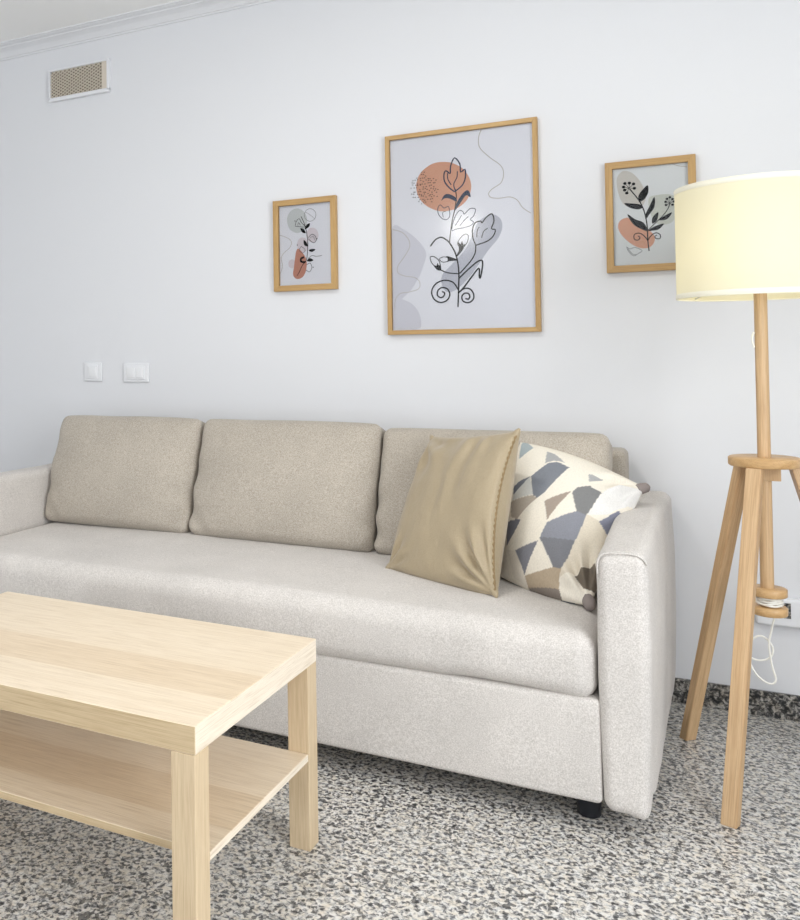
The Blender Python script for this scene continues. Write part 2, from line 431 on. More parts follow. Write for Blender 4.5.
# loose back cushions
def back_cushion(x0, x1, label, seed, pinch=1.0, drop=0):
    w, h, d = x1-x0, .422-drop, .20
    def f(p, q):
        # fuller in the middle, thinner along the edges, corners tucked in
        fx, fz = max(0, 1-abs(q.x)**3.2), max(0, 1-abs(q.z)**3.0)
        full = (fx*fz)**.55
        p.y = p.y*(.48 + .52*full)
        if q.y < 0: p.y += -.010*full*(1-.5*q.z) + .006*nz(p, 5, seed)*fx*fz
        ax, az = abs(q.x), abs(q.z)
        p.x *= 1 - .006*pinch*az**4*(1 if q.z > 0 else -.5) - .004*(1-az**2)
        p.z += -math.copysign(1, q.z)*.005*ax**8*(1 if q.z > 0 else .6)
        p.z += .003*nz((p.x, 0, 0), 5, seed+2)*(1 if q.z > 0 else .3)
        # creases running in from the two sides
        e = max(0, ax-.72)/.28
        p.y += .009*e*math.sin(p.z*48+seed*1.7+3*q.x+5*nz(p, 6, seed+1))*(1-az**4) * (1 if q.z < .2 else .35)
        p.x += .004*nz((0, p.z, 0), 14, seed+5)*ax**3
        # puckers at the bottom corners
        g = max(0, ax-.55)*max(0, -q.z-.35)
        p.y += .08*g*math.sin((p.x+p.z*(1 if q.x < 0 else -1))*70+seed)*.35
        return p
    bm = soft(w/2, d/2, h/2, .028, .016, f, 6)
    o = obj('back_cushion', bm, m_sofa_shaded, None, ((x0+x1)/2, -.305, .440+h/2-.008), (math.radians(-17.5), 0, 0))
    tag(o, label, 'cushion', 'sofa back cushions')
    # seam piping around the front panel edge
    bm = bmesh.new(); pts = []
    hw, hh = w/2-.012, h/2-.010
    for k in range(96):
        a = 2*PI*k/96; c, s = math.cos(a), math.sin(a)
        x = math.copysign(abs(c)**.22, c)*hw; z = math.copysign(abs(s)**.22, s)*hh
        q = Vector((x/(w/2), 0, z/(h/2)))
        pp = f(Vector((x, -.05, z)), Vector((q.x, -.6, q.z))); pp.y = -.041 - .012*(1-abs(q.x)**4*abs(q.z)**4) ; pts.append((pp.x, pp.y, pp.z))
    tube(bm, pts, .0028, 6, True)
    s = obj('piping', bm, m_sofa_shaded, o, wl(o))
    return o
back_cushion(-.662, -.022, 'beige back cushion at the left end of the sofa', 1)
back_cushion(-.014, .655, 'beige back cushion in the middle of the sofa', 2)
back_cushion(.660, IX1-.026, 'beige back cushion behind the khaki and patterned pillows', 3, drop=.012)

# ================================================================ THROW PILLOWS
def pillow_surface(TL, TR, BR, BL, thick, back, n=72, ear=.055, bow=(.03, .03, .03, .03), wr=None, flange=0):
    TL, TR, BR, BL = [Vector(v) for v in (TL, TR, BR, BL)]
    nrm = (TR-BL).cross(TL-BR).normalized()
    if nrm.y > 0: nrm = -nrm
    ctr = (TL+TR+BR+BL)/4
    def P(u, v, side):         # u, v in -1..1 (v up)
        # edges bow: bow = (left, right, bottom, top), positive pulls inward
        uu = u*(1 - (bow[0] if u < 0 else bow[1])*(1-v*v)*abs(u))
        vv = v*(1 - (bow[2] if v < 0 else bow[3])*(1-u*u)*abs(v))
        a, b = (uu+1)/2, (vv+1)/2
        p = BL*(1-a)*(1-b) + BR*a*(1-b) + TL*(1-a)*b + TR*a*b
        e = max(0, (1-u*u)*(1-v*v))
        t = (e**(.42 if side > 0 or not flange else .30))*(1 - .25*(abs(u*v)**2))
        h = thick if side > 0 else back
        p = p + nrm*side*h*t
        if flange: p = p + nrm*flange*(1-v*v)*max(0, u)**2
        if wr: p = p + nrm*wr(u, v, side)*min(1, e*5)
        return p
    return P, nrm, ctr
def pillow_mesh(P, ctr, n=72, colour=None):
    bm = bmesh.new(); lay = bm.loops.layers.float_color.new('pattern') if colour else None
    def ax(k): 
        t = -1 + 2*k/n
        return math.copysign(1-(1-abs(t))**1.35, t)
    G = {}
    for side in (1, -1):
        for i in range(n+1):
            for j in range(n+1):
                edge = i in (0, n) or j in (0, n)
                key = (i, j, 0 if edge else side)
                if key not in G: G[key] = bm.verts.new(P(ax(i), ax(j), side) - ctr)
    for side in (1, -1):
        for i in range(n):
            for j in range(n):
                idx = [(i, j), (i+1, j), (i+1, j+1), (i, j+1)]
                vs = [G[(a, b, 0 if (a in (0, n) or b in (0, n)) else side)] for a, b in idx]
                if side < 0: vs.reverse(); idx.reverse()
                f = bm.faces.new(vs)
                if lay:
                    for l, (a, b) in zip(f.loops, idx): l[lay] = colour(ax(a), ax(b), side)
    return bm
def ptube(P, ctr, path, r, off=.0):
    bm = bmesh.new(); tube(bm, [P(u, v, 1) - ctr for u, v in path], r, 6); return bm

# khaki pillow
def wr_k(u, v, s):
    w = 0
    if s > 0:
        # long folds falling from the top edge and gathering at the lower right corner
        d = (u*.35+v*.1)
        w += .007*math.sin(u*13+v*2+nz((u,v,0),1.5,2)*4)*max(0, v*.6+.3)*max(0, 1-abs(u))
        r = math.hypot(u-1, v+1); a = math.atan2(v+1, u-1)
        w += .016*math.exp(-(r-.35)**2/.09)*math.sin(a*13+.5)
        r = math.hypot(u+1, v+1); a = math.atan2(v+1, u+1)
        w += .010*math.exp(-(r-.25)**2/.05)*math.sin(a*12)
        r = math.hypot(u+1, v-1); a = math.atan2(v-1, u+1)
        w += .011*math.exp(-(r-.4)**2/.1)*math.sin(a*9+1)
        w += .004*nz((u, v, 0), 3.1, 9)
    return w
KTL, KTR, KBR, KBL = (.848, -.395, .826), (1.137, -.585, .868), (1.105, -.757, .458), (.765, -.585, .458)
P, nr, ctr = pillow_surface(KTL, KTR, KBR, KBL, .062, .105, bow=(-.02, .05, -.04, .05), wr=wr_k, flange=.03)
kp = obj('throw_pillow', pillow_mesh(P, ctr, 84), m_khaki, None, ctr)
tag(kp, 'plain khaki satin throw pillow leaning on the right part of the sofa', 'pillow')
path = [(1-.0*abs(t), t) for t in [-.97+1.94*k/90 for k in range(91)]]
bm = bmesh.new()
pts = [P(1, t, 1) - ctr for _, t in path]
# folded fringe of the open side seam
for k in range(len(pts)): pts[k] = pts[k] + nr*(.0015*math.sin(k*1.9))
tube(bm, pts, lambda t: .0030+.0012*math.sin(t*170), 6)
obj('side_seam', bm, m_stitch, kp, ctr, label='frilled stitched seam down the right side')
bm = bmesh.new(); tube(bm, [P(t, 1, 1) - ctr for t in [-1+2*k/60 for k in range(61)]], .0024, 6)
tube(bm, [P(t, -1, 1) - ctr for t in [-1+2*k/60 for k in range(61)]], .0024, 6)
tube(bm, [P(-1, t, 1) - ctr for t in [-1+2*k/60 for k in range(61)]], .0024, 6)
obj('piping', bm, m_khaki, kp, ctr)
# ears: flat corner tabs
for nm, cnr in (('TL', (-1, 1)), ('TR', (1, 1)), ('BL', (-1, -1)), ('BR', (1, -1))):
    p = P(cnr[0], cnr[1], 1) - ctr; inn = (P(cnr[0]*.86, cnr[1]*.86, 1) - ctr + P(cnr[0]*.86, cnr[1]*.86, -1) - ctr)/2
    bm = bmesh.new(); d = (p-inn)
    tube(bm, [inn, inn+d*.6, p, p+d*.22], lambda t: .016*(1-t)+.003, 8)
    obj('corner_tab', bm, m_khaki, kp, ctr)

# patterned pillow
PTL, PTR, PBR, PBL = (1.100, -.345, .815), (1.432, -.345, .700), (1.330, -.755, .458), (1.080, -.565, .462)
PAT=[((165, 175, 178),[(-0.946,0.931),(-0.948,1.056),(-0.701,0.868),(-0.869,0.625)]),
((168, 168, 168),[(-0.462,0.845),(-0.323,0.826),(-0.107,0.702),(-0.29,0.694),(-0.41,0.605)]),
((126, 130, 138),[(-0.36,0.623),(-0.212,0.683),(-0.016,0.645),(-0.096,0.47),(-0.257,0.134),(-0.364,0.023),(-0.455,0.06),(-0.566,0.336)]),
((112, 116, 126),[(-0.833,0.145),(-0.769,0.229),(-0.577,0.336),(-0.802,0.017)]),
((206, 206, 201),[(-0.577,0.336),(-0.455,0.06),(-0.806,-0.069),(-0.803,0.023)]),
((178, 167, 154),[(-0.827,-0.079),(-0.454,0.05),(-0.364,0.023),(-0.66,-0.323),(-0.785,-0.289)]),
((122, 124, 134),[(-0.874,-0.353),(-0.661,-0.318),(-0.581,-0.327),(-0.696,-0.507),(-0.83,-0.659)]),
((166, 152, 140),[(-0.227,0.004),(0.162,0.279),(-0.083,-0.256)]),
((128, 128, 128),[(0.175,0.262),(0.23,0.366),(0.393,0.47),(0.589,0.452),(0.523,0.018),(0.352,0.008)]),
((138, 140, 149),[(-0.07,-0.284),(0.353,0.004),(0.523,0.018),(0.501,-0.405),(0.198,-0.477),(-0.149,-0.507)]),
((122, 123, 129),[(-0.151,-0.496),(0.497,-0.391),(0.423,-0.758),(0.228,-0.77)]),
((126, 127, 135),[(-0.619,-0.697),(-0.164,-0.533),(-0.353,-0.927)]),
((224, 216, 203),[(-0.826,-0.698),(-0.619,-0.697),(-0.353,-0.927),(-0.266,-1),(-0.638,-0.971)]),
((180, 163, 140),[(-0.353,-0.932),(0.228,-0.77),(0.423,-0.758),(0.379,-0.847),(0.411,-0.956),(-0.276,-0.999)]),
((134, 124, 116),[(-0.272,-0.998),(0.41,-0.943),(0.461,-1),(0.116,-1.064),(-0.266,-1.062)]),
((168, 168, 168),[(0.294,0.666),(0.516,0.686),(0.351,0.527)]),
((230, 228, 225),[(0.593,0.442),(0.64,0.566),(1.088,1.051),(1.125,0.818),(0.948,0.477),(0.797,0.193),(0.527,0.021)]),
((126, 128, 144),[(0.723,0.023),(0.905,0.343),(0.994,0.298),(0.919,-0.106)]),
((218, 208, 190),[(0.497,-0.391),(0.527,0.021),(0.723,0.023),(0.915,-0.099),(0.891,-0.459),(0.887,-0.539),(0.631,-0.748),(0.379,-0.847)]),
((110, 100, 88),[(0.635,-0.763),(0.897,-0.518),(1.081,-0.813),(0.847,-0.866)])]

def inside(x, y, poly):
    r = False; j = len(poly)-1
    for i in range(len(poly)):
        xi, yi = poly[i]; xj, yj = poly[j]
        if (yi > y) != (yj > y) and x < (xj-xi)*(y-yi)/(yj-yi)+xi: r = not r
        j = i
    return r
def pat_col(u, v, side):
    if side > 0:
        for c, p in reversed(PAT):
            if inside(u, v, p): return srgb(c)
    else:
        a, b = int((u+1)*3.5), int((v+1)*3.5)
        if inside((u+1)*3.5-a, (v+1)*3.5-b, [(0, 0), (1, 0), (.5, 1)]) and (a+b) % 2: return srgb(((112, 117, 127), (178, 167, 154), (130, 132, 144))[(a*3+b) % 3])
    return srgb((236, 229, 215))
def wr_p(u, v, s):
    if s < 0: return 0
    w = .003*nz((u, v, 0), 2.6, 4)
    r = math.hypot(u-1, v-1); a = math.atan2(v-1, u-1); w += .012*math.exp(-(r-.35)**2/.06)*math.sin(a*11+.8)
    r = math.hypot(u-1, v+1); a = math.atan2(v+1, u-1); w += .011*math.exp(-(r-.4)**2/.08)*math.sin(a*12)
    w += .004*math.sin(v*16+u*4)*max(0, u-.2)
    return w
m_pattern = mat('triangle_pattern_weave', (236, 229, 215), .85); n = N(m_pattern)
vc = n.add('ShaderNodeVertexColor', layer_name='pattern'); v = n.coords((1, 1, .25)); a = n.noise(v, 380, 3, .7)
n.link(n.mix(.4, vc.outputs['Color'], n.ramp(a, [(.3, (205, 205, 205)), (.62, (255, 255, 255))]), 'MULTIPLY'), n.b.inputs['Base Color']); n.bump(a, .2, .001)
m_tab = mat('grey_felt_tab', (138, 128, 124), .9)

P2, nr2, ctr2 = pillow_surface(PTL, PTR, PBR, PBL, .085, .05, bow=(-.10, .02, -.07, -.05), wr=wr_p)
pp = obj('throw_pillow', pillow_mesh(P2, ctr2, 150, pat_col), m_pattern, None, ctr2)
tag(pp, 'cream throw pillow with grey and taupe triangle pattern beside the right armrest', 'pillow')
for cnr in ((1, 1), (1, -1)):
    p = P2(cnr[0], cnr[1], 1) - ctr2; inn = (P2(cnr[0]*.8, cnr[1]*.8, 1) - ctr2 + P2(cnr[0]*.8, cnr[1]*.8, -1) - ctr2)/2
    bm = bmesh.new(); d = (p-inn).normalized()
    tube(bm, [p-d*.03, p-d*.012, p+d*.006, p+d*.014], lambda t: .013+.004*math.sin(t*PI)-.007*t*t, 12)
    obj('corner_tab', bm, m_tab, pp, ctr2, label='grey felt corner tab')

# ================================================================ COFFEE TABLE
TX1, TY0 = .823, -1.838; TX0, TY1 = TX1-.90, TY0+.55
table = empty('coffee_table', ((TX0+TX1)/2, (TY0+TY1)/2, 0), 'pale oak low coffee table with a lower shelf in front of the sofa', 'table')
bm = bmesh.new(); box(bm, TX0, TX1, TY0, TY1, .40, .45, .0012, 1)
tc = Vector(((TX0+TX1)/2, (TY0+TY1)/2, .40))
bmesh.ops.translate(bm, verts=bm.verts, vec=-tc)
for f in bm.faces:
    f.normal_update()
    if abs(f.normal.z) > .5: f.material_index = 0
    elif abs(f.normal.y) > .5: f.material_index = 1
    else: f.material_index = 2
obj('tabletop', bm, [m_oak_top, m_oak_side_shaded, m_oak_end_lit], table, tc, smooth=False)
for x, y in ((TX0, TY0), (TX1-.05, TY0), (TX0, TY1-.05), (TX1-.05, TY1-.05)):
    obj('leg', B(-.0246, .0246, -.0246, .0246, 0, .3995, .0012, 1), m_oak_leg_shaded, table, (x+.025, y+.025, 0), smooth=False)
bm = B(-.4485, .4485, -.2245, .2245, -.008, .008, .001, 1)
for f in bm.faces:
    f.normal_update(); f.material_index = 0 if abs(f.normal.z) > .5 else (1 if abs(f.normal.y) > .5 else 2)
obj('shelf', bm, [m_oak_top, m_oak_side_shaded, m_oak_end_lit], table, ((TX0+TX1)/2, (TY0+TY1)/2, .204), smooth=False)

# ================================================================ FLOOR LAMP
LX, LY = 1.713, -.505
lamp = empty('floor_lamp', (LX, LY, 0), 'lit wooden tripod floor lamp with cream drum shade right of the sofa', 'floor lamp')
TILT = math.radians(0)
bm = bmesh.new(); lathe(bm, [(.0, .793), (.076, .793), (.079, .796), (.079, .813), (.076, .8155), (.0, .8155)], 64, False); bmesh.ops.remove_doubles(bm, verts=bm.verts, dist=1e-5)
obj('tripod_disc', bm, m_ash_flat, lamp, (LX, LY, 0), sharp=50)
bm = bmesh.new(); lathe(bm, [(.0147, .8150), (.0147, 1.262)], 32)
obj('pole', bm, m_ash, lamp, (LX, LY, 0), sharp=60)
bm = bmesh.new(); lathe(bm, [(.0150, .488), (.0150, .794)], 28)
obj('lower_pole', bm, m_ash, lamp, (LX, LY, 0), sharp=60)
obj('bracket', B(-.020, .034, -.018, .018, .758, .792, .001, 1), m_ash, lamp, (LX, LY, 0), smooth=False)
for k, (dx, dy) in enumerate(((-.326, -.945), (-.667, .745), (.98, .19))):
    d = Vector((dx, dy, 0)).normalized()
    foot = Vector((LX, LY, 0)) + d*.2850; top = Vector((LX, LY, .797)) + d*.066
    z = (top-foot).normalized(); x = Vector((0, 0, 1)).cross(d).normalized(); y = z.cross(x).normalized()
    L = (top-foot).length; tx, ty = .0170, .0125
    bm = bmesh.new(); box(bm, -tx, tx, -ty, ty, -.03, L-.004)
    R = Matrix((x, y, z)).transposed(); Ri = R.transposed()
    # cut foot and head level with the floor and the disc
    for zz, nn in ((0, -1), (.7935, 1)):
        pl = Ri @ (Vector((0, 0, zz)) - foot); no = Ri @ Vector((0, 0, nn))
        g = bmesh.ops.bisect_plane(bm, geom=bm.verts[:]+bm.edges[:]+bm.faces[:], plane_co=pl if zz else Ri @ Vector((0, 0, 0)), plane_no=no, clear_outer=True)
        es = [e for e in g['geom_cut'] if isinstance(e, bmesh.types.BMEdge)]
        if es: bmesh.ops.edgeloop_fill(bm, edges=es)
    bmesh.ops.bevel(bm, geom=bm.edges[:], offset=.0015, segments=2, affect='EDGES')
    obj('leg', bm, m_ash, lamp, foot, R.to_euler(), smooth=False)
# cord spool below the pole
bm = bmesh.new()
for z0, z1 in ((.470, .490), (.424, .444)): lathe(bm, [(0, z0), (.037, z0), (.039, z0+.002), (.039, z1-.002), (.037, z1), (0, z1)], 48, False)
bmesh.ops.remove_doubles(bm, verts=bm.verts, dist=1e-5)
lathe(bm, [(.016, .442), (.016, .472)], 24)
sp = obj('cord_spool', bm, m_ash_flat, lamp, (LX+.004, LY, 0), sharp=50)
bm = bmesh.new(); pts = []
for k in range(150):
    a = 2*PI*k/24; pts.append((math.cos(a)*(.026+.002*math.sin(k*.37)), math.sin(a)*(.026+.002*math.sin(k*.37)), .4475+.0034*k/24+.001*math.sin(k*.9)))
tube(bm, pts, .0026, 6)
obj('wound_cord', bm, m_cord, sp, (LX+.004, LY, 0), label='white cord wound round the spool')
cord = [(1.716, -.475, .450), (1.738, -.468, .444), (1.742, -.455, .425)] + [(1.730,-0.45,0.405),(1.721,-0.45,0.365),(1.716,-0.45,0.332),(1.721,-0.45,0.282),(1.729,-0.45,0.245),(1.714,-0.45,0.234),(1.688,-0.448,0.251),(1.671,-0.445,0.287),(1.672,-0.443,0.325),(1.69,-0.442,0.348),(1.709,-0.441,0.346),(1.724,-0.440,0.323),(1.719,-0.44,0.299),(1.697,-0.44,0.287),(1.674,-0.44,0.292),(1.663,-0.44,0.311)]
bm = bmesh.new(); tube(bm, smooth_path([Vector(p)-Vector((LX, LY, 0)) for p in cord], 8), .0024, 8)
obj('cord', bm, m_cord, lamp, (LX, LY, 0), label='loose white cord hanging in a loop')
# switch pull beside the pole
bm = bmesh.new(); tube(bm, smooth_path([(-.0155, -.006, 1.128), (-.0195, -.008, 1.118), (-.0195, -.008, 1.104), (-.016, -.006, 1.09)], 5), .0026, 8)
obj('cord_stub', bm, m_cord, lamp, (LX, LY, 0), label='short white cord end on the pole')
# shade
ZB, ZT, RB, RTP = 1.219, 1.497, .1865, .1905
th = math.radians(0.0)
def tilt_mesh(bm):
    for v in bm.verts:
        d = v.co - Vector((0, 0, 1.33)); R_ = Matrix.Rotation(th, 3, Vector((-.496, .868, 0)))
        v.co = Vector((0, 0, 1.33)) + R_ @ d
    return bm
bm = bmesh.new(); lathe(bm, [(RB, ZB), (RB, ZT)], 96, False); 
lathe(bm, [(RB-.0015, ZB), (RB-.0015, ZT)], 96, False)
bm = bmesh.new(); lathe(bm, [(RB, ZB), (RB, ZT)], 96, False)
shade = obj('lamp_shade', tilt_mesh(bm), m_shade, lamp, (LX, LY, 0), label='cream fabric drum shade, lit')
for z0, z1 in ((ZB-.001, ZB+.011), (ZT-.011, ZT+.001)):
    bm = bmesh.new(); lathe(bm, [(RB+.0003, z0), (RB+.0012, z0+.001), (RB+.0012, z1-.001), (RB+.0003, z1)], 96, False)
    zr = z0 if z0 < 1.3 else z1
    tube(bm, [(RB*math.cos(a), RB*math.sin(a), zr) for a in [2*PI*k/96 for k in range(96)]], .0018, 6, True)
    obj('rim_tape', tilt_mesh(bm), m_rim, shade, (LX, LY, 0))
bm = bmesh.new()
for k in range(3):
    a = 2*PI*k/3+.4; tube(bm, [(.02*math.cos(a), .02*math.sin(a), 1.258), (.1*math.cos(a), .1*math.sin(a), 1.258), ((RB-.004)*math.cos(a), (RB-.004)*math.sin(a), 1.222)], .0016, 6)
tube(bm, [(.021*math.cos(a), .021*math.sin(a), 1.258) for a in [2*PI*k/24 for k in range(24)]], .002, 6, True)
obj('shade_carrier', bm, m_metal, shade, (LX, LY, 0))
bm = bmesh.new(); lathe(bm, [(.017, 1.26), (.018, 1.266), (.018, 1.285), (.014, 1.292)], 24)
obj('bulb_socket', bm, m_white, lamp, (LX, LY, 0), sharp=40)
bm = bmesh.new(); lathe(bm, [(.0, 1.288), (.012, 1.290), (.015, 1.300), (.027, 1.315), (.030, 1.328), (.027, 1.343), (.016, 1.355), (.0, 1.359)], 24, False); bmesh.ops.remove_doubles(bm, verts=bm.verts, dist=1e-5)
obj('bulb', bm, m_bulb, lamp, (LX, LY, 0), label='glowing bulb')

# ================================================================ PICTURES
ART_BIG=[
('f','lav',0,1,[(16.5,376.5),(64.5,371.5),(108.5,334.5),(138.5,287.5),(129.5,244.5),(106.5,192.5),(69.5,145.5),(16.5,129.5)]),
('f','lav',0,1,[(16.5,120.5),(69.5,118.5),(104.5,86.5),(117.5,41.5),(103.5,18.5),(14.5,17.5)]),
('f','slateblob',0,1,[(363.5,402.5),(390.5,389.5),(399.5,359.5),(386.5,322.5),(352.5,282.5),(323.5,241.5),(288.5,195.5),(245.5,154.5),(210.5,145.5),(192.5,170.5),(194.5,205.5),(229.5,242.5),(273.5,287.5),(299.5,337.5),(321.5,382.5)]),
('f','peach',0,1,[(298.5,504.5),(295.5,485.5),(288.5,468.5),(277.5,453.5),(262.5,441.5),(244.5,432.5),(223.5,428.5),(202.5,427.5),(181.5,431.5),(161.5,440.5),(142.5,452.5),(127.5,467.5),(116.5,485.5),(109.5,504.5),(107.5,524.5),(110.5,543.5),(117.5,561.5),(129.5,576.5),(145.5,588.5),(163.5,597.5),(184.5,601.5),(205.5,600.5),(226.5,596.5),(246.5,587.5),(264.5,575.5),(278.5,560.5),(289.5,542.5),(296.5,523.5)]),
('l','beige',1.2,1,[(335.5,696.5),(326.5,670.5),(329.5,635.5),(362.5,597.5),(395.5,568.5),(406.5,541.5),(398.5,508.5),(368.5,489.5),(356.5,474.5),(364.5,460.5),(393.5,455.5),(425.5,456.5),(449.5,443.5),(465.5,417.5),(491.5,396.5)]),
('l','beige',0.9,1,[(18.5,378.5),(55.5,364.5),(77.5,336.5),(79.5,309.5),(58.5,275.5),(36.5,245.5),(36.5,222.5),(61.5,208.5),(97.5,201.5),(114.5,183.5),(110.5,161.5),(78.5,151.5),(42.5,146.5),(25.5,124.5),(23.5,88.5)]),
('l','ink',2.6,1,[(246.5,91.5),(249.5,151.5),(251.5,204.5),(248.5,244.5),(239.5,281.5),(221.5,315.5),(207.5,329.5),(191.5,337.5),(171.5,329.5),(154.5,308.5)]),
('l','ink',1.8,1,[(221.5,315.5),(224.5,345.5),(231.5,390.5),(242.5,436.5),(247.5,475.5),(243.5,502.5)]),
('l','slate',2.4,0,[(241.5,492.5),(222.5,509.5),(207.5,532.5),(206.5,558.5),(213.5,568.5),(227.5,557.5),(229.5,582.5),(243.5,610.5),(261.5,586.5),(263.5,558.5),(278.5,566.5),(279.5,538.5),(269.5,513.5),(249.5,497.5),(240.5,492.5)]),
('l','slate',1.8,1,[(230.5,517.5),(219.5,538.5),(218.5,559.5)]),
('l','slate',1.8,1,[(243.5,497.5),(239.5,519.5),(250.5,541.5),(252.5,562.5)]),
('f','slate',0,0,[(195.5,465.5),(206.5,484.5),(224.5,485.5),(246.5,470.5),(247.5,457.5),(223.5,470.5),(206.5,472.5)]),
('f','slate',0,0,[(242.5,426.5),(249.5,455.5),(269.5,483.5),(285.5,493.5),(293.5,483.5),(295.5,467.5),(281.5,476.5),(265.5,457.5)]),
('l','slate',1.3,0,[(198.5,401.5),(185.5,417.5),(182.5,438.5),(191.5,451.5),(204.5,438.5),(219.5,443.5),(223.5,424.5),(223.5,408.5),(212.5,397.5),(198.5,401.5)]),
('l','slate',1,0,[(201.5,406.5),(199.5,423.5),(209.5,426.5)]),
('l','slate',1.4,0,[(229.5,361.5),(238.5,397.5),(255.5,424.5),(269.5,420.5),(273.5,411.5),(292.5,428.5),(311.5,425.5),(305.5,403.5),(293.5,391.5),(304.5,381.5),(294.5,370.5),(270.5,364.5),(247.5,362.5),(229.5,356.5)]),
('l','slate',1.2,1,[(241.5,373.5),(254.5,392.5),(264.5,408.5)]),
('l','slate',1.2,1,[(257.5,372.5),(273.5,390.5),(287.5,402.5)]),
('l','ink',2.2,0,[(310.5,301.5),(301.5,326.5),(300.5,355.5),(309.5,378.5),(328.5,382.5),(332.5,376.5),(347.5,394.5),(366.5,404.5),(372.5,379.5),(363.5,354.5),(376.5,349.5),(368.5,327.5),(346.5,311.5),(310.5,301.5)]),
('l','ink',1.5,1,[(314.5,328.5),(316.5,351.5),(323.5,363.5)]),
('l','ink',1.5,1,[(330.5,324.5),(337.5,346.5),(351.5,356.5)]),
('l','ink',2.2,1,[(310.5,301.5),(307.5,273.5),(290.5,245.5),(254.5,207.5)]),
('l','ink',2.6,1,[(251.5,190.5),(283.5,219.5),(313.5,243.5),(330.5,247.5),(331.5,226.5),(324.5,190.5),(320.5,193.5),(319.5,221.5),(296.5,195.5),(269.5,160.5),(249.5,140.5)]),
('l','ink',1.2,1,[(260.5,292.5),(249.5,310.5),(258.5,329.5),(273.5,341.5),(285.5,337.5),(282.5,314.5),(265.5,292.5)]),
('f','ink',0,0,[(250.5,316.5),(259.5,308.5),(264.5,319.5),(268.5,306.5),(275.5,308.5),(267.5,290.5),(248.5,267.5),(244.5,270.5),(254.5,291.5)]),
('l','ink',1.2,1,[(217.5,264.5),(199.5,268.5),(185.5,261.5),(196.5,250.5),(214.5,251.5)]),
('f','ink',0,0,[(208.5,269.5),(221.5,267.5),(244.5,257.5),(244.5,252.5),(227.5,254.5),(209.5,249.5),(216.5,258.5)]),
('l','ink',1.4,1,[(172.5,235.5),(158.5,249.5),(153.5,270.5),(168.5,270.5),(183.5,256.5),(188.5,239.5)]),
('f','ink',0,0,[(163.5,242.5),(174.5,238.5),(179.5,248.5),(183.5,237.5),(188.5,243.5),(190.5,222.5),(176.5,224.5)]),
('l','ink',1.9,1,[(187.5,224.5),(212.5,212.5),(251.5,206.5)]),
('l','ink',2.4,1,[(249.5,150.5),(231.5,177.5),(201.5,186.5),(171.5,175.5),(156.5,149.5),(164.5,122.5),(187.5,109.5),(210.5,117.5),(219.5,136.5),(211.5,155.5),(192.5,161.5),(178.5,151.5),(176.5,135.5),(187.5,126.5),(198.5,131.5),(201.5,142.5),(192.5,147.5)]),
('l','ink',2.4,1,[(249.5,140.5),(269.5,154.5),(289.5,151.5),(300.5,133.5),(298.5,115.5),(283.5,105.5),(265.5,110.5),(260.5,125.5),(268.5,137.5),(281.5,137.5),(287.5,127.5),(282.5,117.5),(272.5,120.5)]),
('d','ink',1.9,0,[(128.5,572.5),(137.5,571.5),(127.5,564.5),(134.5,563.5),(142.5,557.5),(110.5,553.5),(123.5,550.5),(131.5,551.5),(138.5,551.5),(151.5,547.5),(157.5,546.5),(169.5,545.5),(96.5,545.5),(104.5,546.5),(113.5,547.5),(124.5,543.5),(133.5,538.5),(143.5,543.5),(152.5,541.5),(161.5,539.5),(178.5,539.5),(93.5,538.5),(100.5,536.5),(112.5,532.5),(122.5,530.5),(129.5,530.5),(139.5,529.5),(150.5,532.5),(157.5,532.5),(169.5,530.5),(174.5,530.5),(95.5,530.5),(106.5,528.5),(113.5,527.5),(123.5,527.5),(133.5,519.5),(143.5,520.5),(155.5,521.5),(161.5,523.5),(170.5,516.5),(89.5,519.5),(100.5,519.5),(109.5,519.5),(120.5,511.5),(132.5,512.5),(140.5,513.5),(146.5,509.5),(160.5,512.5),(168.5,509.5),(176.5,508.5),(184.5,505.5),(99.5,504.5),(103.5,504.5),(117.5,504.5),(123.5,504.5),(135.5,500.5),(140.5,500.5),(154.5,504.5),(163.5,498.5),(173.5,502.5),(179.5,496.5),(91.5,498.5),(98.5,497.5),(112.5,495.5),(119.5,494.5),(126.5,492.5),(136.5,494.5),(149.5,494.5),(157.5,489.5),(164.5,490.5),(96.5,486.5),(103.5,485.5),(114.5,484.5),(126.5,488.5),(132.5,487.5),(142.5,483.5),(153.5,486.5),(161.5,482.5),(170.5,484.5),(181.5,481.5),(120.5,475.5),(131.5,475.5),(137.5,472.5),(148.5,474.5),(158.5,474.5),(164.5,475.5),(116.5,469.5),(133.5,466.5),(140.5,465.5),(162.5,464.5),(126.5,460.5)]),
]
